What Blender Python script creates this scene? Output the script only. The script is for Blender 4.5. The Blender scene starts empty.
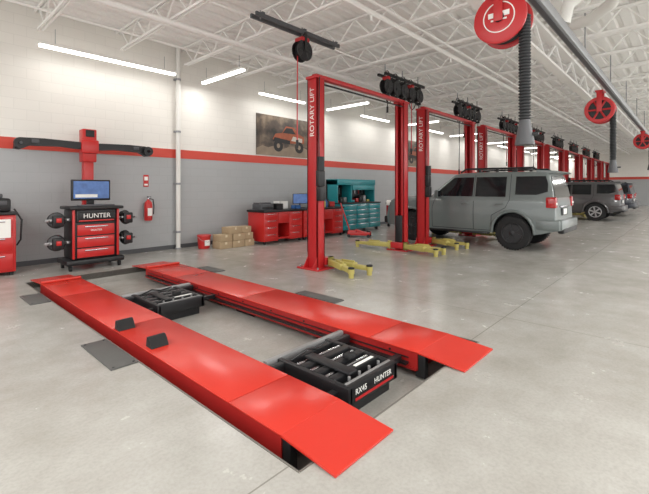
import bpy, bmesh, math, random
from mathutils import Vector, Matrix, Euler
random.seed(4)
scene = bpy.context.scene
try:
    scene.view_settings.view_transform = 'Standard'
    scene.view_settings.look = 'None'
    scene.view_settings.exposure = 0.0
except Exception as e:
    print(e)

# ---------------------------------------------------------------- materials
def lin(c):
    r = []
    for v in c[:3]:
        v = v/255.0
        r.append(v/12.92 if v <= 0.04045 else ((v+0.055)/1.055)**2.4)
    return (r[0], r[1], r[2], 1.0)

MATS = {}
def pm(name, col, rough=0.5, metal=0.0, var=0.06, scale=6.0, emit=0.0, coat=0.0, bump=0.0):
    if name in MATS: return MATS[name]
    m = bpy.data.materials.new(name); m.use_nodes = True
    nt = m.node_tree; b = nt.nodes['Principled BSDF']
    c = lin(col)
    tc = nt.nodes.new('ShaderNodeTexCoord')
    nz = nt.nodes.new('ShaderNodeTexNoise'); nz.inputs['Scale'].default_value = scale; nz.inputs['Detail'].default_value = 4
    nt.links.new(tc.outputs['Object'], nz.inputs['Vector'])
    mx = nt.nodes.new('ShaderNodeMix'); mx.data_type = 'RGBA'
    mx.inputs[6].default_value = tuple(x*(1-var) for x in c[:3])+(1,)
    mx.inputs[7].default_value = tuple(min(1, x*(1+var)) for x in c[:3])+(1,)
    nt.links.new(nz.outputs['Fac'], mx.inputs[0])
    nt.links.new(mx.outputs[2], b.inputs['Base Color'])
    b.inputs['Roughness'].default_value = rough
    b.inputs['Metallic'].default_value = metal
    if coat: 
        b.inputs['Coat Weight'].default_value = coat; b.inputs['Coat Roughness'].default_value = 0.08
    if emit:
        b.inputs['Emission Color'].default_value = c; b.inputs['Emission Strength'].default_value = emit
    if bump:
        bp = nt.nodes.new('ShaderNodeBump'); bp.inputs['Strength'].default_value = bump; bp.inputs['Distance'].default_value = 0.01
        nt.links.new(nz.outputs['Fac'], bp.inputs['Height']); nt.links.new(bp.outputs['Normal'], b.inputs['Normal'])
    MATS[name] = m
    return m

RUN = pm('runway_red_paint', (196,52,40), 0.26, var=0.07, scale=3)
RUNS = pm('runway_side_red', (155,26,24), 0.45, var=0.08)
RED = pm('lift_red_paint', (184,34,38), 0.4, var=0.06, coat=0.1)
REDC = pm('cabinet_red', (190,34,32), 0.38, coat=0.2)
BLK = pm('black_plastic', (26,26,28), 0.45, var=0.2)
BLKM = pm('black_steel', (34,34,36), 0.4, metal=0.3, var=0.25)
RUB = pm('rubber', (26,26,27), 0.8, var=0.2)
GRY = pm('grey_steel', (150,150,150), 0.4, metal=0.5)
DGR = pm('dark_grey_paint', (78,79,82), 0.5)
PLT = pm('floor_plate_steel', (88,88,86), 0.55, metal=0.2, var=0.2)
WHT = pm('white_paint', (228,227,222), 0.55, var=0.02)
CEIL = pm('ceiling_white_paint', (246,245,242), 0.7, var=0.02)
YEL = pm('arm_yellow_paint', (176,164,90), 0.5, var=0.15, scale=14)
TEAL = pm('teal_paint', (30,140,148), 0.35, coat=0.3)
CARD = pm('cardboard', (170,148,118), 0.85, var=0.1)
TAPE = pm('tape', (205,190,160), 0.5)
CHR = pm('chrome', (200,200,205), 0.2, metal=1.0)
GLS = pm('tinted_glass', (24,27,30), 0.08, var=0.05)
LAMP = pm('lamp_diffuser', (255,253,248), 0.4, emit=6.0, var=0.0)
SCR = pm('screen_blue', (60,90,140), 0.2, emit=0.5, var=0.9, scale=9)
TAILM = pm('tail_light_red', (170,20,22), 0.15, coat=0.6)
PAPER = pm('white_label', (235,235,230), 0.6, var=0.01)
HOSE = pm('hose_dark', (50,52,54), 0.65, var=0.1)
BLUE = pm('blue_plastic', (40,90,150), 0.4)
GALV = pm('galvanised', (150,152,154), 0.45, metal=0.3)
EDGE = pm('pit_edge_steel', (110,106,100), 0.5, metal=0.2)

# ---------------------------------------------------------------- mesh builder
class M:
    def __init__(s, name):
        s.name = name; s.bm = bmesh.new(); s.mats = []
    def mi(s, mat):
        if mat not in s.mats: s.mats.append(mat)
        return s.mats.index(mat)
    def raw(s, vs, fs, mat, mtx=None):
        i = s.mi(mat)
        bv = [s.bm.verts.new((mtx @ Vector(v)) if mtx else v) for v in vs]
        for f in fs:
            try:
                fc = s.bm.faces.new([bv[k] for k in f]); fc.material_index = i; fc.smooth = True
            except ValueError: pass
        return s
    def box(s, c, d, mat, bev=0.0, rot=None):
        mtx = Matrix.Translation(c)
        if rot: mtx = mtx @ Euler(rot).to_matrix().to_4x4()
        hx, hy, hz = d[0]/2, d[1]/2, d[2]/2
        if bev <= 0:
            vs = [(x,y,z) for x in (-hx,hx) for y in (-hy,hy) for z in (-hz,hz)]
            fs = [(0,1,3,2),(4,6,7,5),(0,4,5,1),(2,3,7,6),(0,2,6,4),(1,5,7,3)]
            return s.raw(vs, fs, mat, mtx)
        t = bmesh.new(); bmesh.ops.create_cube(t, size=1.0)
        for v in t.verts: v.co = Vector((v.co.x*d[0], v.co.y*d[1], v.co.z*d[2]))
        bmesh.ops.bevel(t, geom=list(t.edges), offset=min(bev, min(d)*0.45), segments=2, affect='EDGES', profile=0.5)
        t.verts.index_update()
        vs = [tuple(v.co) for v in t.verts]; fs = [tuple(v.index for v in f.verts) for f in t.faces]
        t.free()
        return s.raw(vs, fs, mat, mtx)
    def b2(s, a, b, mat, bev=0.0):
        return s.box([(a[i]+b[i])/2 for i in range(3)], [abs(b[i]-a[i]) for i in range(3)], mat, bev)
    def cyl(s, p0, p1, r, mat, r2=None, seg=16):
        p0 = Vector(p0); p1 = Vector(p1); d = p1-p0; L = d.length
        q = d.to_track_quat('Z','Y').to_matrix().to_4x4()
        mtx = Matrix.Translation(p0) @ q
        r2 = r if r2 is None else r2
        vs = []; off = math.pi/seg if seg == 4 else 0
        for z, rr in ((0,r),(L,r2)):
            for k in range(seg):
                a = 2*math.pi*k/seg+off; vs.append((rr*math.cos(a), rr*math.sin(a), z))
        fs = [(k,(k+1)%seg,(k+1)%seg+seg,k+seg) for k in range(seg)]
        fs.append(tuple(reversed(range(seg)))); fs.append(tuple(range(seg,2*seg)))
        return s.raw(vs, fs, mat, mtx)
    def lathe(s, prof, mat, mtx=None, seg=28):
        vs = []; n = len(prof)
        for (r,h) in prof:
            for k in range(seg):
                a = 2*math.pi*k/seg; vs.append((r*math.cos(a), r*math.sin(a), h))
        fs = []
        for i in range(n-1):
            for k in range(seg):
                fs.append((i*seg+k, i*seg+(k+1)%seg, (i+1)*seg+(k+1)%seg, (i+1)*seg+k))
        fs.append(tuple(reversed(range(seg)))); fs.append(tuple(range((n-1)*seg, n*seg)))
        return s.raw(vs, fs, mat, mtx)
    def ring(s, prof, mat, mtx=None, seg=36):
        vs = []; n = len(prof)
        for (r,h) in prof:
            for k in range(seg):
                a = 2*math.pi*k/seg; vs.append((r*math.cos(a), r*math.sin(a), h))
        fs = []
        for i in range(n):
            i2=(i+1)%n
            for k in range(seg):
                fs.append((i*seg+k, i*seg+(k+1)%seg, i2*seg+(k+1)%seg, i2*seg+k))
        return s.raw(vs, fs, mat, mtx)
    def tube(s, pts, r, mat, seg=8):
        pts = [Vector(p) for p in pts]; n = len(pts); vs = []
        up = Vector((0.13,0.27,0.95)).normalized()
        for i,p in enumerate(pts):
            t = (pts[min(i+1,n-1)]-pts[max(i-1,0)]).normalized()
            a = t.cross(up)
            if a.length < 0.05: a = t.cross(Vector((1,0,0)))
            a.normalize(); b = t.cross(a)
            for k in range(seg):
                th = 2*math.pi*k/seg; vs.append(tuple(p+a*r*math.cos(th)+b*r*math.sin(th)))
        fs = []
        for i in range(n-1):
            for k in range(seg):
                fs.append((i*seg+k, i*seg+(k+1)%seg, (i+1)*seg+(k+1)%seg, (i+1)*seg+k))
        fs.append(tuple(reversed(range(seg)))); fs.append(tuple(range((n-1)*seg, n*seg)))
        return s.raw(vs, fs, mat)
    def prism(s, poly, axis, a, b, mat):
        def P(p, h):
            if axis=='X': return (h,p[0],p[1])
            if axis=='Y': return (p[0],h,p[1])
            return (p[0],p[1],h)
        n = len(poly)
        vs = [P(p,a) for p in poly]+[P(p,b) for p in poly]
        fs = [(k,(k+1)%n,(k+1)%n+n,k+n) for k in range(n)]
        fs += [tuple(reversed(range(n))), tuple(range(n,2*n))]
        return s.raw(vs, fs, mat)
    def done(s, loc=(0,0,0), rz=0.0, parent=None, ang=35, scl=1.0):
        bmesh.ops.recalc_face_normals(s.bm, faces=list(s.bm.faces))
        if scl != 1.0:
            for v in s.bm.verts: v.co *= scl
        me = bpy.data.meshes.new(s.name); s.bm.to_mesh(me); s.bm.free()
        for m in s.mats: me.materials.append(m)
        try: me.set_sharp_from_angle(angle=math.radians(ang))
        except Exception as e: print(e)
        o = bpy.data.objects.new(s.name, me); scene.collection.objects.link(o)
        o.location = loc; o.rotation_euler = (0,0,rz)
        if parent: o.parent = parent
        return o

def text(txt, size, mtx, mat, parent, name='label'):
    c = bpy.data.curves.new(name, 'FONT'); c.body = txt; c.size = size
    c.align_x = 'CENTER'; c.align_y = 'CENTER'; c.extrude = 0.001
    c.materials.append(mat)
    o = bpy.data.objects.new(name, c); scene.collection.objects.link(o)
    o.parent = parent; o.matrix_local = mtx
    return o
def facing(loc, face, spin=0.0):
    rz = {'-Y':0, '-X':-math.pi/2, '+X':math.pi/2, '+Y':math.pi}[face]
    return Matrix.Translation(loc) @ Matrix.Rotation(rz,4,'Z') @ Matrix.Rotation(math.pi/2,4,'X') @ Matrix.Rotation(spin,4,'Z')
RX = lambda loc: Matrix.Translation(loc) @ Matrix.Rotation(math.pi/2,4,'Y')
RY = lambda loc: Matrix.Translation(loc) @ Matrix.Rotation(-math.pi/2,4,'X')

# ---------------------------------------------------------------- room
WY = 9.55; FX = 44.0; CZ = 5.05; X0 = -5.0; Y0 = -9.0; JB = CZ-0.48
PX0, PX1, PY0, PY1 = 1.49, 3.93, 1.55, 7.85

def floor_mat():
    m = bpy.data.materials.new('polished_concrete'); m.use_nodes = True
    nt = m.node_tree; N = nt.nodes; L = nt.links; b = N['Principled BSDF']
    g = N.new('ShaderNodeNewGeometry')
    def noise(sc, det=5, rough=0.6):
        n = N.new('ShaderNodeTexNoise'); n.inputs['Scale'].default_value = sc; n.inputs['Detail'].default_value = det
        n.inputs['Roughness'].default_value = rough
        L.new(g.outputs['Position'], n.inputs['Vector']); return n
    n1 = noise(0.55, 6, 0.62); n2 = noise(2.6, 6, 0.66); n3 = noise(45, 2)
    r = N.new('ShaderNodeValToRGB'); L.new(n1.outputs['Fac'], r.inputs[0])
    r.color_ramp.elements[0].position = 0.3; r.color_ramp.elements[0].color = lin((156,153,146))
    r.color_ramp.elements[1].position = 0.7; r.color_ramp.elements[1].color = lin((181,180,175))
    r2 = N.new('ShaderNodeValToRGB'); L.new(n2.outputs['Fac'], r2.inputs[0])
    r2.color_ramp.elements[0].position = 0.3; r2.color_ramp.elements[0].color = (0.83,0.82,0.80,1)
    r2.color_ramp.elements[1].position = 0.66; r2.color_ramp.elements[1].color = (1,1,1,1)
    mx = N.new('ShaderNodeMix'); mx.data_type='RGBA'; mx.blend_type='MULTIPLY'; mx.inputs[0].default_value = 1
    L.new(r.outputs[0], mx.inputs[6]); L.new(r2.outputs[0], mx.inputs[7])
    r3 = N.new('ShaderNodeValToRGB'); L.new(n3.outputs['Fac'], r3.inputs[0])
    r3.color_ramp.elements[0].position = 0.3; r3.color_ramp.elements[0].color = (0.90,0.90,0.90,1)
    r3.color_ramp.elements[1].position = 0.6; r3.color_ramp.elements[1].color = (1,1,1,1)
    mx3 = N.new('ShaderNodeMix'); mx3.data_type='RGBA'; mx3.blend_type='MULTIPLY'; mx3.inputs[0].default_value = 1
    L.new(mx.outputs[2], mx3.inputs[6]); L.new(r3.outputs[0], mx3.inputs[7])
    sx = N.new('ShaderNodeSeparateXYZ'); L.new(g.outputs['Position'], sx.inputs[0])
    def joint(out, off, per):
        a = N.new('ShaderNodeMath'); a.operation='SUBTRACT'; a.inputs[1].default_value = off; L.new(out, a.inputs[0])
        w = N.new('ShaderNodeMath'); w.operation='WRAP'; w.inputs[1].default_value = -per/2; w.inputs[2].default_value = per/2; L.new(a.outputs[0], w.inputs[0])
        ab = N.new('ShaderNodeMath'); ab.operation='ABSOLUTE'; L.new(w.outputs[0], ab.inputs[0])
        l = N.new('ShaderNodeMath'); l.operation='LESS_THAN'; l.inputs[1].default_value = 0.005; L.new(ab.outputs[0], l.inputs[0]); return l
    j1 = joint(sx.outputs['Y'], 1.62, 7.8); j2 = joint(sx.outputs['X'], 4.9, 9.1)
    mm = N.new('ShaderNodeMath'); mm.operation='MAXIMUM'; L.new(j1.outputs[0], mm.inputs[0]); L.new(j2.outputs[0], mm.inputs[1])
    mj = N.new('ShaderNodeMix'); mj.data_type='RGBA'; L.new(mm.outputs[0], mj.inputs[0]); L.new(mx3.outputs[2], mj.inputs[6]); mj.inputs[7].default_value = lin((128,125,118))
    L.new(mj.outputs[2], b.inputs['Base Color'])
    rr = N.new('ShaderNodeMapRange'); rr.inputs[3].default_value = 0.15; rr.inputs[4].default_value = 0.34; L.new(n2.outputs['Fac'], rr.inputs[0])
    L.new(rr.outputs[0], b.inputs['Roughness'])
    b.inputs['Specular IOR Level'].default_value = 0.55
    return m
FM = floor_mat()
f = M('floor')
f.b2((X0,Y0,-0.6),(PX0,WY+0.2,0),FM); f.b2((PX1,Y0,-0.6),(FX+0.2,WY+0.2,0),FM)
f.b2((PX0,Y0,-0.6),(PX1,PY0,0),FM); f.b2((PX0,PY1,-0.6),(PX1,WY+0.2,0),FM)
f.b2((PX0,PY0,-0.6),(PX1,PY1,-0.20),FM)
f.done()
t = M('trim_1')
e = 0.012
t.b2((PX0-e,PY0-e,-0.10),(PX1+e,PY0,0.003),EDGE); t.b2((PX0-e,PY1,-0.10),(PX1+e,PY1+e,0.003),EDGE)
t.b2((PX0-e,PY0,-0.10),(PX0,PY1,0.003),EDGE); t.b2((PX1,PY0,-0.10),(PX1+e,PY1,0.003),EDGE)
t.done()

def wall_mat(axis='X'):
    m = bpy.data.materials.new('painted_block_wall_'+axis); m.use_nodes = True
    nt = m.node_tree; N = nt.nodes; L = nt.links; b = N['Principled BSDF']
    g = N.new('ShaderNodeNewGeometry'); sx = N.new('ShaderNodeSeparateXYZ'); L.new(g.outputs['Position'], sx.inputs[0])
    cb = N.new('ShaderNodeCombineXYZ'); L.new(sx.outputs[axis], cb.inputs[0]); L.new(sx.outputs['Z'], cb.inputs[1])
    br = N.new('ShaderNodeTexBrick'); L.new(cb.outputs[0], br.inputs['Vector'])
    br.inputs['Scale'].default_value = 1.0; br.inputs['Brick Width'].default_value = 0.406; br.inputs['Row Height'].default_value = 0.203
    br.inputs['Mortar Size'].default_value = 0.006; br.inputs['Mortar Smooth'].default_value = 0.3
    br.inputs['Color1'].default_value = (1,1,1,1); br.inputs['Color2'].default_value = (0.97,0.97,0.97,1); br.inputs['Mortar'].default_value = (0.91,0.91,0.91,1)
    gt = N.new('ShaderNodeMath'); gt.operation='GREATER_THAN'; gt.inputs[1].default_value = 2.38; L.new(sx.outputs['Z'], gt.inputs[0])
    mx = N.new('ShaderNodeMix'); mx.data_type='RGBA'; L.new(gt.outputs[0], mx.inputs[0])
    mx.inputs[6].default_value = lin((168,170,171)); mx.inputs[7].default_value = lin((231,228,221))
    mu = N.new('ShaderNodeMix'); mu.data_type='RGBA'; mu.blend_type='MULTIPLY'; mu.inputs[0].default_value = 1
    L.new(mx.outputs[2], mu.inputs[6]); L.new(br.outputs['Color'], mu.inputs[7])
    L.new(mu.outputs[2], b.inputs['Base Color'])
    bp = N.new('ShaderNodeBump'); bp.inputs['Strength'].default_value = 0.2; bp.inputs['Distance'].default_value = 0.004
    inv = N.new('ShaderNodeMath'); inv.operation='SUBTRACT'; inv.inputs[0].default_value = 1; L.new(br.outputs['Fac'], inv.inputs[1])
    L.new(inv.outputs[0], bp.inputs['Height']); L.new(bp.outputs['Normal'], b.inputs['Normal'])
    b.inputs['Roughness'].default_value = 0.5
    return m
WM = wall_mat('X'); WM2 = wall_mat('Y')
w = M('wall_left'); w.b2((X0,WY,0),(FX+0.2,WY+0.2,CZ+0.3),WM); w.done()
w = M('wall_far'); w.b2((FX,Y0,0),(FX+0.2,WY,CZ+0.3),WM2); w.done()
STR = pm('stripe_red_paint', (200,70,56), 0.5, var=0.03)
t = M('trim_2'); t.b2((X0,WY-0.006,2.27),(FX,WY+0.0,2.49),STR); t.done()
t = M('trim_3'); t.b2((FX-0.006,Y0,2.27),(FX,WY-0.01,2.49),STR); t.done()
t = M('baseboard_left'); t.b2((X0,WY-0.012,0),(FX,WY,0.1),DGR); t.done()

c = M('ceiling')
y = Y0; pitch = 0.30
pts = []
while y < WY:
    pts += [(y, CZ), (y+0.17, CZ), (y+0.20, CZ+0.06), (y+0.27, CZ+0.06)]
    y += pitch
pts.append((WY, CZ))
n = len(pts)
vs = [(X0,p[0],p[1]) for p in pts]+[(FX+0.2,p[0],p[1]) for p in pts]
c.raw(vs, [(k,k+1,k+1+n,k+n) for k in range(n-1)], CEIL)
c.b2((X0,Y0,CZ+0.07),(FX+0.2,WY,CZ+0.14),CEIL)
c.done(ang=20)

j = M('ceiling_joists')
zt, zb_ = CZ-0.02, JB
x = -1.05
while x < FX:
    for q in (-0.05,0.02):
        j.b2((x+q,Y0,zt-0.04),(x+q+0.03,WY,zt),CEIL)
        j.b2((x+q,Y0+0.3,zb_),(x+q+0.03,WY-0.25,zb_+0.04),CEIL)
    yy = Y0+0.3; up = False
    ymin = -3.0
    while yy < WY-0.5:
        if yy > ymin:
            a = (x,yy,zt if up else zb_+0.02); b = (x,yy+0.42,zb_+0.02 if up else zt)
            j.cyl(a,b,0.018,CEIL,seg=4)
        up = not up; yy += 0.42
    x += 1.52
for yy in (8.3, 5.9, 3.2, 0.4):
    j.b2((X0,yy-0.02,zb_+0.03),(FX,yy+0.02,zb_+0.06),CEIL)
j.done()
g = M('ceiling_girder')
for yy in (2.1,):
    g.b2((X0,yy-0.09,4.48),(FX,yy+0.09,4.54),CEIL); g.b2((X0,yy-0.09,3.98),(FX,yy+0.09,4.03),CEIL)
    x = X0; up=False
    while x < FX-1:
        g.cyl((x,yy,4.51 if up else 4.01),(x+0.76,yy,4.01 if up else 4.51),0.032,CEIL,seg=4)
        up = not up; x += 0.76
g.done()
p = M('ceiling_conduit')
for yy,zz,r in ((6.9,4.50,0.045),(7.07,4.50,0.02),(4.0,4.5,0.05),(3.75,4.5,0.02),(2.6,4.5,0.02)):
    p.tube([(X0,yy,zz),(FX,yy,zz)],r,CEIL)
x=2.5
while x<40:
    p.tube([(x,4.0,4.5),(x,4.0,4.40),(x,4.0,4.36)],0.02,CEIL); p.cyl((x,4.0,4.36),(x,4.0,4.35),0.04,CEIL,seg=10)
    x+=3.04
p.done()

# ---------------------------------------------------------------- strip lights
def strip(cx, cy, L, along, z=4.2, power=70):
    o = M('strip_light')
    dx, dy = (L,0.0) if along=='X' else (0.0,L)
    bx = (L if along=='X' else 0.12, L if along=='Y' else 0.12, 0.05)
    o.box((0,0,0.045),bx,WHT)
    bx2 = (L-0.02 if along=='X' else 0.10, L-0.02 if along=='Y' else 0.10, 0.05)
    o.box((0,0,0.0),bx2,LAMP,0.015)
    for s in (-0.4,0.4):
        o.cyl((dx*s,dy*s,0.07),(dx*s,dy*s,JB-0.005-z),0.006,GALV,seg=6)
    ob = o.done((cx,cy,z))
    ld = bpy.data.lights.new('tube','AREA'); ld.shape='RECTANGLE'
    ld.size = L-0.04 if along=='X' else 0.10; ld.size_y = L-0.04 if along=='Y' else 0.10
    ld.energy = power; ld.color = (1.0,0.985,0.96)
    lo = bpy.data.objects.new('tube',ld); scene.collection.objects.link(lo)
    lo.parent = ob; lo.location = (0,0,-0.035)
    return ob
x = 3.25; k = 0
while x < 42:
    strip(x, 9.0, 2.7 if k==0 else 1.8, 'X', power=10)
    strip(x+2.2, 8.35, 1.75, 'Y', power=24)
    x += 4.75; k += 1
for x in (1.5, 6.5, 11.5, 16.5, 22, 28, 34, 40):  # unseen row right of the view, added to light the room
    strip(x, -2.0, 2.4, 'X', power=185)
for x in (4,12,20,30):  # extra row further out of view, added for more light
    strip(x, -5.5, 2.4, 'X', power=140)
strip(-1.5, 3.0, 2.4, 'Y', power=130); strip(-1.5, 7.0, 2.0, 'Y', power=60); strip(-3.5, 5.0, 2.4, 'Y', power=120)  # unseen strips left of the view, added as fill light

# ---------------------------------------------------------------- alignment rack
LX0,LX1,RX0,RX1 = 1.58,2.13,3.20,3.83
T0 = 0.05
r = M('alignment_lift_rack')
for (a,b) in ((LX0,LX1),(RX0,RX1)):
    joints = [1.80,2.34,4.45,6.3,7.42]
    for i in range(4):
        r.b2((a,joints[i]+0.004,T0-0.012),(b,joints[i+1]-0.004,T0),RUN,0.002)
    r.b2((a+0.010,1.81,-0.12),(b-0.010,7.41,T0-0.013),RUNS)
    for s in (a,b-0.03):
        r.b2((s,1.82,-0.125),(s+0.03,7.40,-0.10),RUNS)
    for (y0,z0,y1,z1) in ((1.81,T0-0.002,1.37,0.014),(7.41,T0-0.002,8.0,0.014)):
        vs = [(a,y0,z0),(b,y0,z0),(b,y1,z1),(a,y1,z1)]
        vs += [(v[0],v[1],v[2]-0.012) for v in vs]
        r.raw(vs,[(0,1,2,3),(7,6,5,4),(0,4,5,1),(1,5,6,2),(2,6,7,3),(3,7,4,0)],RUN)
        for xx in (a+0.05,(a+b)/2,b-0.05):
            r.cyl((xx-0.03,y0,z0-0.02),(xx+0.03,y0,z0-0.02),0.010,BLKM,seg=10)
    r.b2((a+0.02,1.74,-0.18),(a+0.08,1.84,0.02),BLKM,0.005)
    r.b2((b-0.08,1.74,-0.18),(b-0.02,1.84,0.02),BLKM,0.005)
    for yy in (2.6,4.3,6.4):
        r.b2((a+0.1,yy,-0.20),(b-0.1,yy+0.4,-0.12),BLKM)
r.b2((LX1-0.012,1.9,-0.08),(LX1+0.045,7.3,-0.062),BLKM)
r.b2((RX0-0.045,1.9,-0.08),(RX0+0.012,7.3,-0.062),BLKM)
r.b2((RX0+0.002,1.9,-0.03),(RX0+0.012,7.3,-0.02),BLKM)
for k in range(9):
    r.cyl((RX0+0.002,2.1+0.58*k,0.0),(RX0+0.014,2.1+0.58*k,0.0),0.010,BLKM,seg=10)
for (a,b) in ((LX0,LX1),(RX0,RX1)):
    r.b2((a,7.32,T0),(b,7.41,T0+0.035),RUN,0.008)
r.done()

def jack(yc, label):
    o = M('rolling_bridge_jack')
    x0,x1 = 2.16,3.17
    y0,y1 = yc-0.42,yc+0.42
    xb = 3.03
    o.b2((x0+0.14,y0,-0.10),(xb-0.10,y0+0.05,0.045),BLKM,0.006)
    o.b2((x0,y1-0.05,-0.04),(x1,y1,0.05),GRY,0.006)
    o.b2((x0,y1-0.14,-0.04),(x1,y1-0.08,0.03),BLKM,0.006)
    o.b2((x0+0.12,y0+0.0,-0.09),(x0+0.17,y1,0.04),BLKM,0.006)
    o.b2((xb-0.14,y0,-0.10),(xb-0.09,y1,0.04),BLKM,0.006)
    o.b2((xb-0.2,y0+0.1,-0.06),(x1,y0+0.16,-0.01),BLKM)
    o.b2((x0,y0+0.1,-0.06),(x0+0.2,y0+0.16,-0.01),BLKM)
    for yy in (y0+0.17,y0+0.33,y0+0.49):
        o.b2((x0+0.16,yy,-0.02),(xb-0.12,yy+0.07,0.045),BLKM,0.008)
        o.cyl((x0+0.17,yy+0.11,0.02),(xb-0.15,yy+0.11,0.02),0.017,CHR,seg=10)
    o.b2((x0+0.28,y0+0.12,0.045),(x0+0.38,y0+0.62,0.07),BLK,0.01)
    o.b2((x0+0.50,y0+0.30,0.045),(x0+0.60,y0+0.38,0.085),RUB,0.01)
    o.b2((x0+0.16,y0+0.05,0.02),(xb-0.12,y0+0.075,0.047),GRY,0.004)
    o.b2((x0+0.16,y0+0.05,-0.20),(xb-0.14,y1-0.15,-0.07),BLKM)
    o.b2((x0+0.45,y0+0.19,0.046),(x0+0.70,y0+0.22,0.05),PAPER)
    for k in range(4): o.cyl((x0+0.25+0.13*k,y0+0.10,0.03),(x0+0.25+0.13*k,y0+0.10,0.06),0.012,GRY,seg=8)
    o.tube([(x0+0.2,y0+0.7,0.03),(x0+0.35,y0+0.66,0.09),(x0+0.5,y0+0.72,0.04),(x0+0.65,y0+0.69,0.07)],0.010,BLK)
    ob = o.done()
    if label:
        text('HUNTER',0.062,facing((x0+0.56,y0-0.003,-0.01),'-Y'),PAPER,ob)
        text('RX45',0.062,facing((x0+0.27,y0-0.003,-0.01),'-Y'),PAPER,ob)
        l = M('badge'); l.b2((x0+0.20,y0-0.004,-0.075),(xb-0.16,y0,-0.055),RED); l.done(parent=ob)
    return ob
jack(2.27, True); jack(5.35, False)

def chock(x,y):
    o = M('wheel_chock')
    o.prism([(-0.07,0),(0.09,0),(0.03,0.09),(-0.01,0.12),(-0.05,0.12)],'X',-0.11,0.11,RUB)
    o.b2((-0.10,-0.075,0.03),(0.10,-0.065,0.09),BLK)
    o.done((x,y,T0+0.001), math.pi, scl=0.74)
chock(1.68,4.38); chock(1.70,3.68)
def plate(x0,y0,x1,y1):
    o = M('floor_cover_plate'); o.b2((x0,y0,0.0),(x1,y1,0.012),PLT,0.003)
    for a in (x0+0.03,x1-0.03):
        for b in (y0+0.03,y1-0.03): o.cyl((a,b,0.012),(a,b,0.016),0.01,BLKM,seg=8)
    o.done()
plate(1.25,3.55,1.475,4.32)
plate(3.96,3.45,4.16,4.2); plate(3.96,6.3,4.18,6.9); plate(1.24,6.3,1.475,6.9)

# ---------------------------------------------------------------- two-post lifts
def lift(x, y=5.26, W=3.05, lab=False):
    o = M('two_post_lift')
    H = 3.60; cw, cd = 0.20, 0.26
    for s, px in ((1,0.0),(-1,W)):
        wall = 0.03
        o.b2((px-s*cw/2, -cd/2, 0.02),(px-s*(cw/2-wall), cd/2, H),RED,0.006)
        for q in (-1,1):
            o.b2((px-s*cw/2, q*cd/2, 0.02),(px+s*cw/2, q*(cd/2-wall), H),RED,0.006)
            o.b2((px+s*(cw/2-0.02), q*cd/2, 0.02),(px+s*cw/2, q*(cd/2-0.08), H),RED,0.004)
        o.b2((px-0.24,-0.28,0),(px+0.24,0.28,0.025),RED,0.004)
        for q in (-1,1):
            for u in (-1,1): o.cyl((px+u*0.19,q*0.23,0.025),(px+u*0.19,q*0.23,0.06),0.016,GRY,seg=8)
            o.prism([(px-s*cw/2,0.025),(px-s*(cw/2+0.12),0.025),(px-s*cw/2,0.22)],'Y',q*0.11,q*0.125,RED)
        o.b2((px-0.13,-cd/2-0.02,H-0.02),(px+0.13,cd/2+0.02,H+0.03),RED,0.006)
        o.b2((px-s*0.06,-0.09,0.08),(px+s*0.16,0.09,0.85),BLKM,0.01)
        o.b2((px+s*0.10,-0.17,0.06),(px+s*0.24,0.17,0.20),RED,0.01)
        o.tube([(px-s*0.07,cd/2+0.02,0.3),(px-s*0.07,cd/2+0.02,H)],0.012,BLK)
        A = [(-1,math.radians(-116),1.0),(-1,math.radians(-90),1.0)] if s>0 else [(-1,math.radians(-102),1.0),(-1,math.radians(-78),0.95),(1,math.radians(100),1.0)]
        for q,rz,kk in A:
            ux, uy = math.cos(rz), math.sin(rz)
            bx, by = px+s*0.18, q*0.22
            def at(d,z): return (bx+ux*d, by+uy*d, z)
            o.cyl(at(0,0.04),at(0,0.22),0.055,YEL,seg=16)
            o.box(at(0.30,0.125),(0.58,0.13,0.11),YEL,0.012,rot=(0,0,rz))
            o.box(at(0.66,0.115),(0.40,0.09,0.075),YEL,0.01,rot=(0,0,rz))
            o.box(at(0.42,0.195),(0.30,0.03,0.03),YEL,0.005,rot=(0,0,rz))
            o.cyl(at(0.90,0.07),at(0.90,0.15),0.055,YEL,seg=16)
            o.cyl(at(0.90,0.15),at(0.90,0.175),0.055,RUB,seg=16)
            o.cyl(at(0.90,0.0),at(0.90,0.07),0.045,YEL,seg=10)
    o.b2((-0.05,-0.06,H+0.0),(W+0.05,0.06,H+0.08),RED,0.008)
    o.b2((0.1,-0.10,H-0.12),(W-0.1,-0.07,H-0.09),BLKM,0.006)
    o.b2((-0.16,-0.24,1.55),(-0.0,-0.14,1.85),BLK,0.02)
    o.cyl((-0.08,-0.20,1.85),(-0.08,-0.20,2.10),0.07,BLKM,seg=18)
    o.b2((-0.14,-0.27,1.28),(-0.02,-0.13,1.55),BLK,0.02)
    o.tube([(-0.08,-0.16,2.1),(-0.10,-0.17,2.6),(-0.06,-0.15,H)],0.010,BLK,seg=6)
    ob = o.done((x,y,0))
    if lab:
        text('ROTARY LIFT',0.155,facing((0-0.103,0.0,2.95),'-X',math.pi/2),PAPER,ob)
    return ob
PITCH = 4.12
for i in range(9):
    lift(5.5+PITCH*i, lab=(i<3))

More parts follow.
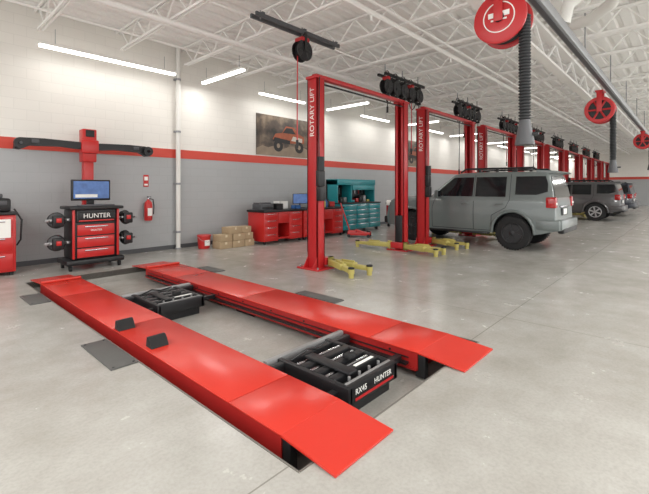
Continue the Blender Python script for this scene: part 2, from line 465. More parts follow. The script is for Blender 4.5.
def reel_geo(o, c, R=0.19, axis='Y', mat=BLK, w=0.14):
    T = RY if axis=='Y' else RX
    x,y,z = c
    def P(h): return (x,y+h,z) if axis=='Y' else (x+h,y,z)
    for h in (-w/2,w/2):
        o.lathe([(R*0.80,-0.006),(R*0.98,-0.012),(R,0),(R*0.98,0.012),(R*0.80,0.006)],mat,T(P(h)),seg=28)
        for k in range(6):
            a = k*math.pi/3
            if axis=='Y': e = (x+R*0.85*math.cos(a),y+h,z+R*0.85*math.sin(a))
            else: e = (x+h,y+R*0.85*math.cos(a),z+R*0.85*math.sin(a))
            o.cyl(P(h),e,0.014,mat,seg=6)
    o.cyl(P(-w/2-0.02),P(w/2+0.02),0.05,mat,seg=16)
    pr = []
    n = 9
    for k in range(n):
        h0 = -w*0.42+k*w*0.84/n
        pr += [(R*0.68,h0),(R*0.74,h0+w*0.42/n)]
    pr.append((R*0.68,w*0.42))
    o.lathe(pr,mat,T(P(0)),seg=24)

def cluster(x, i):
    o = M('hose_reel_bank')
    o.b2((-0.95,-0.06,0.24),(0.95,-0.0,0.30),BLKM); o.b2((-0.95,0.14,0.24),(0.95,0.20,0.30),BLKM)
    for s in (-0.8,0.0,0.8):
        o.cyl((s,0.07,0.26),(s,0.07,JB-0.005-4.02),0.014,GALV,seg=6)
    for k in range(5):
        cx = -0.76+0.38*k
        reel_geo(o,(cx,0.06,0.0),0.18,'Y')
        o.b2((cx-0.03,-0.02,0.0),(cx+0.03,0.0,0.26),BLKM)
        o.b2((cx-0.05,-0.03,0.16),(cx+0.05,0.15,0.24),RED if (k+i)%3==0 else BLK,0.01)
        o.b2((cx-0.03,-0.03,-0.24),(cx+0.03,0.09,-0.17),BLK,0.01)
        L = (0.5,1.9,0.7,1.45,0.6)[(k+i)%5]
        o.tube([(cx,0.03,-0.2),(cx+0.02,0.03,-L*0.5),(cx,0.03,-L)],0.013,RED if k%2 else BLK,seg=6)
        o.cyl((cx,0.03,-L),(cx,0.03,-L-0.15),0.025,BLK,seg=8)
    for k in range(4):
        cx=-0.57+0.38*k
        o.tube([(cx-0.19,0.10,-0.15),(cx-0.1,0.12,-0.32),(cx,0.12,-0.38),(cx+0.1,0.12,-0.32),(cx+0.19,0.10,-0.15)],0.013,BLK,seg=6)
        o.tube([(cx-0.15,0.16,0.30),(cx-0.08,0.16,0.42),(cx+0.02,0.16,0.45),(cx+0.1,0.16,0.40),(cx+0.15,0.16,0.28)],0.012,BLK,seg=6)
    o.done((x,5.47,4.02))
for i in range(8): cluster(9.05+PITCH*i, i)
o = M('suspended_rail_with_reel')
o.b2((-1.15,-0.09,0.30),(1.0,-0.05,0.37),DGR); o.b2((-1.15,0.05,0.30),(1.0,0.09,0.37),DGR)
for s in (-1.0,0.0,0.9): o.cyl((s,0,0.3),(s,0,JB-0.005-4.12),0.014,GALV,seg=6); o.b2((s-0.03,-0.09,0.37),(s+0.03,0.09,0.40),DGR)
reel_geo(o,(0,0,0.0),0.20,'Y'); o.b2((-0.03,-0.11,0),(0.03,-0.09,0.33),BLK); o.b2((-0.1,-0.1,0.17),(0.1,0.1,0.24),RED,0.01)
o.tube([(-0.12,0,-0.12),(-0.13,0,-0.8),(-0.13,0,-1.7)],0.012,RED,seg=6)
o.cyl((-0.13,0,-1.70),(-0.13,0,-1.85),0.024,BLK,seg=10)
o.done((5.32,5.45,4.12))

# ---------------------------------------------------------------- exhaust extraction
o = M('exhaust_rail')
o.b2((4.7,1.30,3.72),(36,1.42,3.86),GALV,0.01); o.b2((4.7,1.33,3.70),(36,1.39,3.72),DGR)
for k in range(11): o.cyl((5.2+3*k,1.36,3.86),(5.2+3*k,1.36,JB-0.005),0.012,GALV,seg=6)
o.done()
def exreel(x,y,z,hz,R=0.29,solid=True):
    o = M('exhaust_hose_reel')
    T = RX((0,0,0))
    if solid:
        o.lathe([(R*0.2,-0.145),(R*0.9,-0.14),(R,-0.125),(R,-0.10),(R*0.92,-0.09)],RED,T,seg=44)
        o.ring([(R*0.56,-0.148),(R*0.60,-0.148),(R*0.60,-0.14),(R*0.56,-0.14)],PAPER,T,seg=44)
        o.b2((-0.152,-R*0.40,0.0),(-0.145,R*0.40,R*0.20),PAPER,0.002)
        o.b2((-0.152,-R*0.30,-R*0.14),(-0.145,R*0.30,-R*0.07),PAPER,0.002)
    else:
        o.ring([(R*0.74,-0.14),(R*0.95,-0.14),(R,-0.125),(R,-0.10),(R*0.74,-0.10)],RED,T,seg=44)
        for k in range(6):
            a=k*math.pi/3; o.cyl((-0.12,0,0),(-0.12,R*0.8*math.cos(a),R*0.8*math.sin(a)),0.022,RED,seg=6)
        o.lathe([(R*0.7,-0.095),(R*0.7,-0.09)],BLK,T,seg=32)
    o.lathe([(R*0.92,0.09),(R,0.10),(R,0.125),(R*0.9,0.14),(R*0.45,0.13)],RED,T,seg=40)
    o.lathe([(0.05,-0.17),(0.06,-0.15)],BLK,T,seg=20)
    pr=[]
    for k in range(3):
        h=-0.09+0.06*k; pr += [(R*0.62,h),(R*0.86,h+0.015),(R*0.86,h+0.045),(R*0.62,h+0.06)]
    o.lathe(pr,HOSE,T,seg=36)
    zz = 3.675-z
    o.b2((-0.175,-0.05,-0.05),(-0.165,0.05,zz),RED,0.003); o.b2((0.165,-0.05,-0.05),(0.175,0.05,zz),RED,0.003)
    o.box((0,0,zz),(0.36,0.16,0.03),RED,0.008)
    hy = -(R*0.80); top = 0.0; bot = hz-z+0.28
    n = 34
    pf=[]
    for k in range(n):
        h = bot+(top-bot)*k/n; st=(top-bot)/n
        pf += [(0.046,h),(0.064,h+st*0.35),(0.064,h+st*0.65),(0.046,h+st*0.98)]
    o.lathe(pf,HOSE,Matrix.Translation((0,hy,0)),seg=16)
    o.lathe([(0.10,hz-z),(0.10,hz-z+0.02),(0.075,hz-z+0.16),(0.055,hz-z+0.28)],DGR,Matrix.Translation((0,hy,0)),seg=20)
    o.b2((-0.015,hy-0.14,hz-z+0.10),(0.015,hy-0.06,hz-z+0.13),BLKM,0.004)
    o.done((x,y,z))
exreel(4.80,1.60,3.45,2.0); exreel(10.8,1.50,3.26,1.86,solid=False); exreel(19.5,1.36,3.3,2.2,solid=False)
o = M('flexible_exhaust_duct')
pts=[(6.6,1.36,3.9),(6.6,1.30,4.15),(6.7,1.0,4.40),(7.1,0.75,4.43),(7.5,0.9,4.35),(7.7,1.2,4.25),(7.9,1.5,4.3),(7.9,1.7,4.44)]
o.tube(pts,0.09,WHT,seg=14); o.done()

# ---------------------------------------------------------------- alignment machine & camera tower
o = M('wheel_alignment_console')
o.b2((-0.50,-0.36,0.10),(0.50,0.26,0.20),BLK,0.03)
for sx in (-0.42,0.42):
    for sy in (-0.28,0.2): 
        o.cyl((sx-0.02,sy,0.05),(sx+0.02,sy,0.05),0.05,RUB,seg=16)
o.b2((-0.40,-0.30,0.20),(0.40,0.22,1.12),BLK,0.03)
for k,(z0,z1) in enumerate(((0.23,0.40),(0.42,0.62),(0.64,0.84))):
    o.b2((-0.32,-0.325,z0),(0.32,-0.30,z1),REDC,0.01)
    o.b2((-0.20,-0.345,z1-0.05),(0.20,-0.325,z1-0.03),CHR,0.004)
o.b2((-0.34,-0.34,0.88),(0.34,-0.30,1.12),BLK,0.02)
o.b2((-0.30,-0.36,0.93),(0.30,-0.34,1.07),BLK,0.01)
o.b2((-0.30,-0.362,0.90),(0.30,-0.34,0.925),REDC,0.004)
for s in (-1,1): o.b2((s*0.40,-0.30,0.22),(s*0.36,-0.345,1.14),REDC,0.01)
o.b2((-0.46,-0.42,1.12),(0.46,0.24,1.18),BLK,0.02)
o.b2((-0.30,-0.40,1.18),(0.30,-0.20,1.21),DGR,0.01)
o.b2((-0.06,-0.02,1.18),(0.06,0.06,1.38),BLK,0.01)
o.b2((-0.34,-0.06,1.28),(0.34,0.02,1.68),BLK,0.015)
o.b2((-0.31,-0.066,1.32),(0.31,-0.058,1.65),SCR)
o.b2((-0.28,-0.069,1.34),(0.10,-0.066,1.40),PAPER)
for s in (-1,1):
    for z in (0.52,0.93):
        c = (s*0.60,-0.12,z)
        o.cyl((s*0.38,-0.02,z),(s*0.56,-0.02,z),0.02,GRY,seg=10)
        o.lathe([(0.03,-0.05),(0.12,-0.05),(0.145,-0.03),(0.145,0.03),(0.12,0.05),(0.03,0.05)],BLK,Matrix.Translation(c)@Matrix.Rotation(math.radians(70),4,'X')@Matrix.Rotation(s*0.5,4,'Y'),seg=24)
        o.b2((c[0]-0.20,c[1]-0.09,z-0.02),(c[0]+0.2,c[1]-0.05,z+0.03),GRY,0.006)
        for k in (-1,1): o.cyl((c[0]+k*0.13,c[1]-0.07,z),(c[0]+k*0.13,c[1]-0.2,z+0.02),0.018,GRY,seg=10)
        o.b2((c[0]-0.09,c[1]-0.16,z-0.11),(c[0]+0.09,c[1]-0.08,z+0.10),BLK,0.02)
        o.b2((c[0]-0.04,c[1]-0.19,z-0.03),(c[0]+0.04,c[1]-0.14,z+0.05),REDC,0.01)
ob = o.done((2.66,8.60,0))
text('HUNTER',0.12,facing((0,-0.363,1.0),'-Y'),PAPER,ob)
text('HUNTER',0.05,facing((0,-0.327,0.73),'-Y'),PAPER,ob)

o = M('alignment_camera_tower')
BS = 0.87
o.b2((-0.30,-0.2,0),(0.30,0.2,0.04),REDC,0.008)
o.b2((-0.09,-0.06,0.04),(0.09,0.10,2.72),REDC,0.01)
o.b2((-0.13,-0.12,2.05),(0.13,0.12,2.72),REDC,0.02)
o.b2((-0.08,-0.14,2.56),(0.08,-0.12,2.70),BLK,0.01)
o.b2((-0.16,-0.17,2.22),(0.16,0.02,2.50),REDC,0.03)
prof = [(-1.42,2.24),(-1.40,2.42),(-1.30,2.45),(-0.9,2.46),(-0.16,2.44),(0.16,2.44),(0.9,2.46),(1.30,2.45),(1.40,2.42),(1.42,2.24),(1.32,2.23),(1.15,2.31),(0.6,2.33),(0.16,2.30),(-0.16,2.30),(-0.6,2.33),(-1.15,2.31),(-1.32,2.23)]
o.prism([(a*BS,b) for a,b in prof],'Y',-0.12,0.02,BLK)
for s in (-1,1):
    o.lathe([(0.10,-0.05),(0.105,0),(0.09,0.05),(0.05,0.06)],BLK,RY((s*1.33*BS,-0.17,2.34)),seg=24)
    o.lathe([(0.03,-0.01),(0.035,0.01)],GLS,RY((s*1.33*BS,-0.235,2.34)),seg=16)
    o.b2((s*0.86,-0.135,2.36),(s*0.98,-0.12,2.43),DGR,0.01)
o.done((2.78,9.15,0))

o = M('diagnostic_cabinet')
o.b2((-0.36,-0.28,0.06),(0.36,0.28,1.05),REDC,0.02)
for k in range(3): o.b2((-0.31,-0.295,0.12+0.3*k),(0.31,-0.28,0.38+0.3*k),REDC,0.01); o.b2((-0.2,-0.315,0.33+0.3*k),(0.2,-0.295,0.35+0.3*k),CHR,0.003)
o.b2((-0.38,-0.30,1.05),(0.38,0.30,1.10),BLK,0.01)
o.b2((-0.30,-0.22,1.10),(0.30,0.22,1.34),BLK,0.04); o.b2((-0.24,-0.23,1.22),(0.24,-0.21,1.30),DGR,0.01)
o.b2((-0.20,-0.12,1.34),(0.20,0.14,1.42),DGR,0.02)
o.b2((0.02,-0.302,0.66),(0.28,-0.296,0.98),PAPER)
o.tube([(0.36,-0.1,1.15),(0.46,-0.15,0.95),(0.44,-0.18,0.6),(0.40,-0.1,0.5)],0.015,BLK)
for sx in (-0.3,0.3):
    for sy in (-0.22,0.22): o.cyl((sx,sy,0),(sx,sy,0.06),0.035,RUB,seg=12)
o.done((1.16,9.0,0))

o = M('fire_extinguisher')
o.lathe([(0.05,0),(0.085,0.01),(0.09,0.04),(0.09,0.38),(0.075,0.44),(0.03,0.48),(0.025,0.51)],REDC,seg=24)
o.b2((-0.02,-0.02,0.50),(0.02,0.02,0.55),CHR,0.004); o.b2((-0.02,-0.11,0.55),(0.02,0.03,0.57),BLK,0.004)
o.tube([(0.02,-0.02,0.52),(0.10,-0.03,0.50),(0.12,-0.03,0.35),(0.11,-0.03,0.15)],0.012,BLK)
o.b2((-0.05,-0.092,0.12),(0.05,-0.085,0.3),PAPER); o.b2((-0.06,0.07,0.1),(0.06,0.12,0.42),GRY)
o.done((4.14,WY-0.13,0.75))
o = M('fire_extinguisher_sign'); o.b2((-0.06,-0.01,0.05),(0.06,0,0.33),REDC,0.003); o.b2((-0.04,-0.013,0.20),(0.04,-0.01,0.29),PAPER); o.b2((-0.04,-0.013,0.08),(0.04,-0.01,0.12),PAPER)
o.done((4.14,WY-0.001,1.5))
o = M('downspout_pipe'); o.cyl((0,0,0),(0,0,CZ-0.02),0.055,WHT,seg=18)
for z in (0.4,1.6,2.9,4.2): o.cyl((0,0,z),(0,0,z+0.05),0.065,GALV,seg=18); o.b2((-0.08,0.03,z),(0.08,0.085,z+0.05),GALV)
o.cyl((0,0,0),(0,0,0.03),0.08,GALV,seg=18)
o.done((4.90,WY-0.10,0))

o = M('red_bucket')
o.lathe([(0.13,0),(0.14,0.005),(0.165,0.30),(0.175,0.31),(0.17,0.34),(0.15,0.345)],REDC,seg=28)
o.b2((-0.07,-0.163,0.08),(0.07,-0.15,0.22),PAPER,0.004)
o.tube([(0.17,0,0.3),(0.14,-0.13,0.22),(0,-0.19,0.17),(-0.14,-0.13,0.22),(-0.17,0,0.3)],0.005,GRY,seg=6)
o.done((5.38,9.05,0))

o = M('cardboard_box_stack')
def cb(x,y,z,w,d,h,rz=0):
    o.box((x,y,z+h/2),(w,d,h),CARD,0.006,rot=(0,0,rz)); o.box((x,y,z+h+0.001),(w*0.99,0.06,0.004),TAPE,rot=(0,0,rz)); o.box((x,y-d/2-0.001,z+h*0.8),(0.06,0.003,h*0.35),TAPE,rot=(0,0,0))
cb(-0.38,0,0,0.36,0.34,0.17); cb(0.0,0,0,0.36,0.34,0.17); cb(0.34,0,0,0.30,0.34,0.17,0.05)
cb(-0.36,0.02,0.175,0.36,0.34,0.17,0.04); cb(0.02,0,0.175,0.36,0.34,0.17); cb(0.35,0.03,0.175,0.28,0.32,0.17,-0.05)
cb(-0.10,0.0,0.35,0.38,0.34,0.17,0.1); cb(0.28,0.03,0.35,0.30,0.32,0.16,-0.08)
o.done((6.10,8.75,0))

# ---------------------------------------------------------------- workbenches
def bench(x0,x1):
    o = M('workbench'); W=x1-x0
    o.b2((0,-0.35,0.08),(0.5,0.35,0.86),REDC,0.01); o.b2((W-0.5,-0.35,0.08),(W,0.35,0.86),REDC,0.01)
    o.b2((0.5,0.25,0.15),(W-0.5,0.3,0.86),REDC,0.01); o.b2((0.5,-0.35,0.12),(W-0.5,0.3,0.16),REDC)
    o.b2((0.5,-0.36,0.55),(W-0.5,0.0,0.86),REDC,0.01)
    o.b2((-0.03,-0.40,0.86),(W+0.03,0.38,0.92),BLKM,0.01)
    for bx in (0.0,W-0.5):
        for k in range(4):
            o.b2((bx+0.03,-0.362,0.11+0.185*k),(bx+0.47,-0.35,0.28+0.185*k),REDC,0.006)
            o.b2((bx+0.1,-0.38,0.25+0.185*k),(bx+0.40,-0.362,0.265+0.185*k),CHR,0.003)
    for a in (0.05,W-0.05):
        for b in (-0.3,0.3): o.b2((a-0.03,b-0.03,0),(a+0.03,b+0.03,0.08),BLK)
    return o.done((x0,8.70,0))
bench(6.74,8.15); bench(8.22,10.0)
o = M('printer'); o.b2((-0.22,-0.2,0),(0.22,0.2,0.16),DGR,0.02); o.b2((-0.18,-0.21,0.03),(0.18,-0.19,0.08),BLK,0.005); o.b2((-0.2,-0.1,0.16),(0.2,0.18,0.2),DGR,0.01); o.done((7.0,8.72,0.92))
def monitor(x,y,z,rz=0,w=0.5):
    o = M('computer_monitor'); o.b2((-0.12,-0.08,0),(0.12,0.1,0.015),BLK,0.005); o.b2((-0.02,0.01,0.015),(0.02,0.04,0.2),BLK)
    o.b2((-w/2,-0.02,0.12),(w/2,0.015,0.12+w*0.62),BLK,0.008); o.b2((-w/2+0.015,-0.023,0.135),(w/2-0.015,-0.02,0.105+w*0.62),SCR); o.done((x,y,z),rz)
monitor(8.5,8.8,0.92,-0.3); monitor(9.2,8.85,0.92,-0.2,0.45)
def bin_(x,y,z,mat,s=(0.25,0.3,0.16)):
    o = M('parts_bin'); a,b,c=s
    o.b2((-a/2,-b/2,0),(a/2,b/2,0.01),mat); 
    for q in (-1,1): o.b2((q*a/2,-b/2,0),(q*(a/2-0.01),b/2,c),mat); o.b2((-a/2,q*b/2,0),(a/2,q*(b/2-0.01),c),mat)
    o.b2((-a/2+0.03,-b/2+0.03,0.01),(a/2-0.04,b/2-0.05,c*0.7),GRY,0.02); o.done((x,y,z))
bin_(7.42,8.65,0.92,BLK); bin_(7.72,8.8,0.92,WHT,(0.3,0.3,0.22)); bin_(8.02,8.48,0.92,BLUE,(0.2,0.2,0.1)); bin_(9.7,8.7,0.92,REDC)
o = M('oil_bottle_group')
for k in range(6):
    o.lathe([(0.04,0),(0.042,0.01),(0.042,0.16),(0.02,0.2),(0.018,0.235),(0.01,0.24)],[BLK,REDC,PAPER,YEL,BLUE,BLK][k],Matrix.Translation((0.11*k,0.02*(k%3),0)),seg=14)
o.done((8.85,8.42,0.92))

o = M('rolling_tool_chest')
W=2.15
o.b2((0,-0.4,0.12),(W,0.35,0.98),TEAL,0.015)
for c0 in range(3):
    a = 0.04+c0*0.70
    for k in range(5):
        o.b2((a,-0.415,0.16+0.16*k),(a+0.67,-0.40,0.305+0.16*k),TEAL,0.006); o.b2((a+0.03,-0.43,0.28+0.16*k),(a+0.64,-0.415,0.297+0.16*k),CHR,0.003)
o.b2((-0.02,-0.42,0.98),(W+0.02,0.37,1.02),BLK,0.008)
o.b2((0,0.28,1.02),(W,0.35,1.80),BLK)
for a in (0,0.75,W-0.05): o.b2((a,-0.15,1.02),(a+0.05,0.3,1.80),TEAL,0.005)
o.b2((0,-0.18,1.62),(W,0.35,1.82),TEAL,0.015)
o.b2((0.8,-0.19,1.45),(W-0.05,-0.15,1.62),TEAL,0.01)
for k in range(9):
    o.b2((0.12+0.22*k,0.0,1.02),(0.26+0.22*k,0.22,1.10+0.05*((k*5)%4)),[REDC,BLK,GRY,YEL,TEAL][k%5],0.01)
    o.b2((0.14+0.22*k,0.26,1.3),(0.17+0.22*k,0.28,1.52),[CHR,REDC,GRY][k%3],0.003)
for a in (0.12,W-0.12):
    for b in (-0.3,0.25): o.cyl((a-0.025,b,0.06),(a+0.025,b,0.06),0.06,RUB,seg=16)
o.done((10.12,8.85,0))
o = M('floor_jack')
o.b2((-0.16,-0.35,0.06),(-0.10,0.35,0.16),REDC,0.01); o.b2((0.10,-0.35,0.06),(0.16,0.35,0.16),REDC,0.01)
o.b2((-0.1,0.1,0.08),(0.1,0.35,0.2),REDC,0.01); o.box((0,-0.1,0.16),(0.12,0.45,0.05),REDC,0.01,rot=(0.25,0,0)); o.cyl((0,-0.28,0.15),(0,-0.28,0.2),0.06,BLKM)
o.cyl((0,0.3,0.18),(0,0.6,1.05),0.02,REDC)
for a in (-0.18,0.18):
    for b in (-0.3,0.3): o.cyl((a-0.02,b,0.05),(a+0.02,b,0.05),0.05,BLKM)
o.done((9.9,7.6,0),0.5)
o = M('tool_cart')
o.b2((-0.35,-0.25,0.14),(0.35,0.25,0.9),REDC,0.02)
for k in range(4): o.b2((-0.32,-0.262,0.18+0.17*k),(0.32,-0.25,0.33+0.17*k),REDC,0.006); o.b2((-0.25,-0.28,0.30+0.17*k),(0.25,-0.262,0.315+0.17*k),CHR)
o.b2((-0.37,-0.27,0.9),(0.37,0.27,0.95),BLK,0.01)
for a in (-0.28,0.28):
    for b in (-0.18,0.18): o.cyl((a-0.02,b,0.06),(a+0.02,b,0.06),0.06,RUB)
o.done((13.6,8.6,0))

# ---------------------------------------------------------------- posters
def poster(x0,x1,z0,z1):
    m = bpy.data.materials.new('poster_print'); m.use_nodes=True; nt=m.node_tree; N=nt.nodes; L=nt.links; b=N['Principled BSDF']
    tc=N.new('ShaderNodeTexCoord'); nz=N.new('ShaderNodeTexNoise'); nz.inputs['Scale'].default_value=2.2; nz.inputs['Detail'].default_value=8; L.new(tc.outputs['Object'],nz.inputs['Vector'])
    rp=N.new('ShaderNodeValToRGB'); L.new(nz.outputs['Fac'],rp.inputs[0]); e=rp.color_ramp.elements
    e[0].position=0.35; e[0].color=lin((44,42,40)); e[1].position=0.70; e[1].color=lin((150,132,112))
    k=e.new(0.52); k.color=lin((88,76,66)); L.new(rp.outputs[0],b.inputs['Base Color']); b.inputs['Roughness'].default_value=0.4
    ORG=pm('poster_orange',(150,78,48),0.4,var=0.5); DK=pm('poster_dark',(34,32,32),0.4,var=0.3); LT=pm('poster_dust',(140,124,106),0.5,var=0.4,scale=4)
    WT_=pm('poster_white',(190,182,172),0.5,var=0.2)
    o=M('wall_poster'); W=x1-x0; H=z1-z0
    o.b2((0,-0.02,0),(W,0,H),m)
    def pl(pts,mat,d): o.prism([(p[0]*W,p[1]*H) for p in pts],'Y',-0.02-d,-0.0201,mat)
    pl([(0,0),(1,0),(1,0.20),(0.85,0.28),(0.75,0.22),(0.6,0.27),(0.45,0.18),(0.3,0.25),(0.2,0.2),(0.1,0.24),(0,0.16)],LT,0.001)
    pl([(0.28,0.42),(0.33,0.56),(0.45,0.60),(0.52,0.78),(0.68,0.78),(0.76,0.62),(0.88,0.55),(0.88,0.38),(0.34,0.32)],ORG,0.002)
    pl([(0.46,0.60),(0.53,0.74),(0.64,0.74),(0.71,0.60)],DK,0.003)
    pl([(0.28,0.36),(0.60,0.32),(0.60,0.42),(0.31,0.47)],DK,0.003)
    pl([(0.62,0.42),(0.84,0.40),(0.84,0.50),(0.66,0.54)],WT_,0.003)
    for cx in (0.38,0.78):
        pl([(cx+0.085*math.cos(t*math.pi/8),0.26+0.15*math.sin(t*math.pi/8)) for t in range(16)],DK,0.004)
        pl([(cx+0.030*math.cos(t*math.pi/6),0.26+0.06*math.sin(t*math.pi/6)) for t in range(12)],LT,0.005)
    return o.done((x0,WY-0.001,z0))
poster(7.40,9.66,2.52,3.76); poster(15.5,17.7,2.52,3.7)

# ---------------------------------------------------------------- SUVs
def tab(t,y):
    if y<=t[0][0]: return t[0][1]
    for a,b in zip(t,t[1:]):
        if y<=b[0]: return a[1]+(b[1]-a[1])*(y-a[0])/(b[0]-a[0])
    return t[-1][1]
ZT=[(0,.58),(.02,.70),(.10,.72),(.115,1.10),(.18,1.42),(.25,1.70),(.30,1.775),(.6,1.80),(1.6,1.815),(2.40,1.80),(2.60,1.76),(3.20,1.28),(3.34,1.235),(4.35,1.18),(4.60,1.12),(4.70,.98),(4.83,.58)]
WT=[(0,.86),(.10,.90),(.115,.89),(.18,.82),(.25,.75),(.6,.75),(2.45,.75),(2.62,.73),(3.22,.82),(3.4,.87),(4.4,.84),(4.83,.66)]
WS=[(0,.84),(.1,.90),(.4,.95),(4.2,.95),(4.6,.91),(4.83,.74)]
RW,FW,AR=1.03,3.82,0.475
BL=1.17
def zbot(y):
    base = tab([(0,.50),(.35,.42),(.6,.36),(4.3,.36),(4.83,.42)],y)
    for c in (RW,FW):
        if abs(y-c)<AR: base=max(base,0.40+math.sqrt(AR*AR-(y-c)**2))
    return base
def belt(y): return min(BL, tab(ZT,y)-0.06)
def hw(y,z):
    b=belt(y); ws=tab(WS,y); wt=tab(WT,y)
    if z<=b:
        k=max(0,(z-.35)/max(.05,(b-.35)))
        return ws*tab([(0,.965),(.25,.99),(.5,1.0),(.62,1.0),(.72,.985),(.92,.98),(1,.965)],k)
    top=tab(ZT,y)-0.05
    k=min(1,(z-b)/max(.01,top-b))
    return ws*.955+(min(wt,ws*.955)-ws*.955)*(k**1.15)
def suv(x,y,col,name,rimcol,zs=1.07):
    P=pm(name+'_paint',col,0.3,var=0.02,coat=0.5)
    RIM=pm(name+'_rim',rimcol,0.35,metal=0.5)
    o=M('suv')
    ys=[0,.02,.06,.10,.115,.15,.18,.21,.25,.30,.36,.45,.52]
    for c in (RW,FW):
        ys+= [c-AR-0.001,c+AR+0.001]+[c-AR*math.cos(math.pi*k/16) for k in range(1,16)]
    ys+= [1.6,1.8,2.0,2.2,2.40,2.5,2.60,2.72,2.85,3.0,3.1,3.2,3.25,4.35,4.45,4.60,4.65,4.70,4.76,4.83]
    ys=sorted(set(round(v,4) for v in ys))
    NL=11; rings=[]
    for yy in ys:
        zb=zbot(yy); b=max(belt(yy),zb+0.02); zt_=max(tab(ZT,yy),b+.06); wt=tab(WT,yy)
        h=[(0,zb),(hw(yy,zb)*.93,zb)]
        for k in range(NL): 
            z=zb+(b-zb)*k/(NL-1); h.append((hw(yy,z),z))
        top=zt_-.05
        for k in (0.12,.55,1.0):
            z=b+(top-b)*k; h.append((hw(yy,z),z))
        we=hw(yy,top)
        h+=[(we-.025,zt_-.018),(we-.09,zt_-.004),(we*.5,zt_+.006),(0,zt_+.01)]
        ring=[(a,yy,z) for a,z in h]+[(-a,yy,z) for a,z in reversed(h[1:-1])]
        rings.append(ring)
    n=len(rings[0]); vs=[v for r_ in rings for v in r_]
    fb=[];fp=[]
    for i in range(len(rings)-1):
        for k in range(n):
            q=(i*n+k,i*n+(k+1)%n,(i+1)*n+(k+1)%n,(i+1)*n+k)
            (fb if (k in (0,1) or k in (n-1,n-2)) else fp).append(q)
    caps=[tuple(range(n)),tuple(range((len(rings)-1)*n,len(rings)*n))]
    i0=o.mi(P); i1=o.mi(BLK)
    bv=[o.bm.verts.new(v) for v in vs]
    for L_,mi in ((fp,i0),(fb,i1),(caps,i0)):
        for q in L_:
            try:
                fc=o.bm.faces.new([bv[k] for k in q]); fc.material_index=mi; fc.smooth=True
            except ValueError: pass
    o.b2((-.62,.5,.36),(.62,4.4,.95),BLK)
    def grid(y0,y1,zlo,zhi,mat,off=0.007,ny=6,nz=4):
        for s in (-1,1):
            vs=[];fs=[]
            for i in range(ny+1):
                yy=y0+(y1-y0)*i/ny
                for k in range(nz+1):
                    z=zlo(yy)+(zhi(yy)-zlo(yy))*k/nz; vs.append((s*(hw(yy,z)+off),yy,z))
            for i in range(ny):
                for k in range(nz):
                    a=i*(nz+1)+k; fs.append((a,a+1,a+nz+2,a+nz+1))
            o.raw(vs,fs,mat)
    up=lambda a: 1.685
    grid(2.03,3.02,lambda a:1.215,lambda a:max(1.22,min(1.685,tab(ZT,a)-0.085)),GLS,ny=14)
    grid(1.20,1.96,lambda a:1.215,up,GLS)
    grid(.27,.98,lambda a:1.27+max(0,(.50-a))*0.3,lambda a:min(1.685,1.52+(a-.27)*3),GLS,ny=12)
    def seam(pts,wd=.006,mat=BLK):
        for (a0,b0),(a1,b1) in zip(pts,pts[1:]):
            m_=6
            for s in (-1,1):
                vs=[];fs=[]
                dx,dz=a1-a0,b1-b0; L_=math.hypot(dx,dz); nx,nz=-dz/L_*wd,dx/L_*wd
                for k in range(m_+1):
                    a=a0+dx*k/m_; b=b0+dz*k/m_
                    for q in (-1,1): vs.append((s*(hw(a+q*nx,b+q*nz)+.003),a+q*nx,b+q*nz))
                for k in range(m_): fs.append((2*k,2*k+1,2*k+3,2*k+2))
                o.raw(vs,fs,mat)
    seam([(1.10,1.74),(1.10,1.15),(1.20,.96),(1.53,.78),(1.55,.42)])
    seam([(1.995,1.74),(1.995,.42)]); seam([(3.06,1.20),(3.16,.95),(3.16,.42)]); seam([(1.55,.42),(3.16,.42)])
    for s in (-1,1):
        o.b2((s*.90,1.58,.33),(s*1.0,3.26,.38),BLK,.015)
        for yy in (1.24,2.12): o.b2((s*.94,yy,1.03),(s*.978,yy+.19,1.06),P,.01)
        o.b2((s*.92,2.92,1.19),(s*1.01,3.0,1.24),BLK,.01); o.b2((s*.99,2.88,1.18),(s*1.16,3.0,1.37),P,.035); o.b2((s*1.0,2.874,1.20),(s*1.15,2.882,1.35),GLS)
        o.b2((s*.74,.085,.98),(s*.925,.30,1.22),TAILM,.025); o.b2((s*.80,.075,1.05),(s*.90,.1,1.10),PAPER,.004)
        o.b2((s*.62,4.50,.92),(s*.89,4.74,1.07),PAPER,.03)
        for c in (RW,FW):
            pts=[(s*(hw(c-AR*1.04*math.cos(t),.40+AR*math.sin(t))+.012),c-AR*1.04*math.cos(t),.40+AR*1.04*math.sin(t)) for t in [math.pi*k/20 for k in range(0,21)]]
            o.tube(pts,.036,P,seg=8)
        o.tube([(s*.64,.50,1.81),(s*.64,.63,1.885),(s*.64,2.30,1.895),(s*.64,2.46,1.81)],.024,BLK)
        for yy in (1.0,1.45,1.9): o.b2((s*.66,yy,1.80),(s*.62,yy+.07,1.885),BLK,.005)
    for yy in (0.9,2.0): o.b2((-.64,yy,1.87),(.64,yy+.06,1.895),BLK,.01)
    o.prism([(3.42,1.24),(4.0,1.225),(4.05,1.18),(3.40,1.18)],'X',-.26,.26,P)
    def cross(y0,y1,inset,mat,ny=8,off=.012,offy=0):
        vs=[];fs=[]
        for i in range(ny+1):
            yy=y0+(y1-y0)*i/ny; w_=hw(yy,tab(ZT,yy)-.05)-inset
            for k in range(7):
                xx=-w_+2*w_*k/6; vs.append((xx,yy+offy,tab(ZT,yy)+off-(abs(xx)/w_)**4*.006))
        for i in range(ny):
            for k in range(6): a=i*7+k; fs.append((a,a+1,a+8,a+7))
        o.raw(vs,fs,mat)
    cross(2.64,3.18,.07,GLS); cross(.135,.245,.08,GLS,off=.006,offy=-.012)
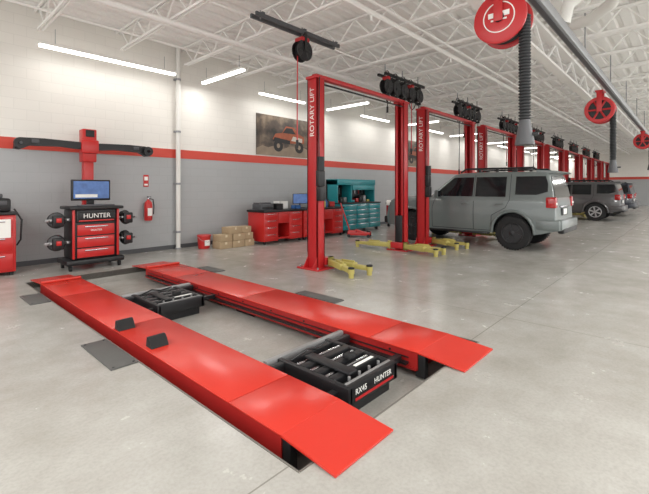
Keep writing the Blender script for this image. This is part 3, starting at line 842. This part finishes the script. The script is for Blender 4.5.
    o.prism([(.08,1.765),(.12,1.80),(.55,1.825),(.55,1.79),(.28,1.74)],'X',-.71,.71,P)
    o.b2((-.84,-.03,.50),(.84,.14,.72),P,.04); o.b2((-.70,-.04,.42),(.70,.10,.54),BLK,.03)
    for s in (-1,1): o.b2((s*.86,.0,.50),(s*.955,.50,.72),P,.03)
    o.b2((-.30,.085,.80),(.30,.10,.97),BLK,.01); o.b2((-.16,.078,.82),(.16,.088,.95),PAPER,.004); o.b2((-.45,.08,.985),(.45,.11,1.02),CHR,.008)
    o.b2((-.5,4.70,.66),(.5,4.80,.98),BLK,.02); o.b2((-.8,4.66,.42),(.8,4.87,.62),BLK,.04)
    for v in o.bm.verts: v.co.z *= zs
    WR = 1.04
    for s in (-1,1):
        for c in (RW,FW):
            T=Matrix.Translation((s*.83,c,.415))@Matrix.Rotation(s*math.pi/2,4,'Y')@Matrix.Diagonal((WR,WR,1,1))
            o.lathe([(.23,-.12),(.30,-.13),(.37,-.12),(.395,-.09),(.40,-.05),(.40,.05),(.395,.09),(.37,.12),(.30,.13),(.25,.125)],RUB,T,seg=40)
            o.lathe([(.10,.131),(.21,.132),(.215,.132)],BLK,T,seg=36)
            o.ring([(.215,.12),(.215,.142),(.238,.150),(.250,.142),(.250,.12)],RIM,T,seg=40)
            o.lathe([(.06,.12),(.06,.150),(.045,.156)],RIM,T,seg=20)
            for k in range(6):
                a=k*math.pi/3+0.2
                o.raw([(rr*math.cos(a+d1),rr*math.sin(a+d1),h) for rr,d1,h in ((.05,-.5,.147),(.05,.5,.147),(.22,.16,.147),(.22,-.16,.147),(.05,-.5,.12),(.05,.5,.12),(.22,.16,.12),(.22,-.16,.12))],
                      [(0,1,2,3),(4,5,6,7),(0,3,7,4),(1,2,6,5),(2,3,7,6),(0,1,5,4)],RIM,T)
            for k in range(40):
                a=2*math.pi*k/40
                o.box(tuple(T@Vector((.394*math.cos(a),.394*math.sin(a),.085))),(.035,.03,.03) ,RUB)
    o.done((x,y,0),ang=32)
suv(11.27,2.20,(106,114,113),'cement_suv',(46,46,48))
suv(23.1,2.25,(80,79,80),'charcoal_suv',(170,170,172),1.0)
suv(27.4,2.2,(34,38,50),'navy_suv',(130,130,132),0.98)
suv(31.6,2.5,(70,72,76),'graphite_suv',(130,130,132),1.0)

# ---------------------------------------------------------------- world & camera
wd = bpy.data.worlds.new('world'); scene.world = wd; wd.use_nodes = True
bg = wd.node_tree.nodes['Background']; bg.inputs[0].default_value = (1.0,0.99,0.98,1); bg.inputs[1].default_value = 1.8

cam = bpy.data.cameras.new('camera'); co = bpy.data.objects.new('camera',cam); scene.collection.objects.link(co)
co.location = (0,0,1.52); co.rotation_euler = (math.radians(90),0,math.radians(-47.5))
cam.sensor_width = 36; cam.lens = 400/649*36; cam.shift_y = -59/649; cam.clip_start = 0.05; cam.clip_end = 200
scene.camera = co
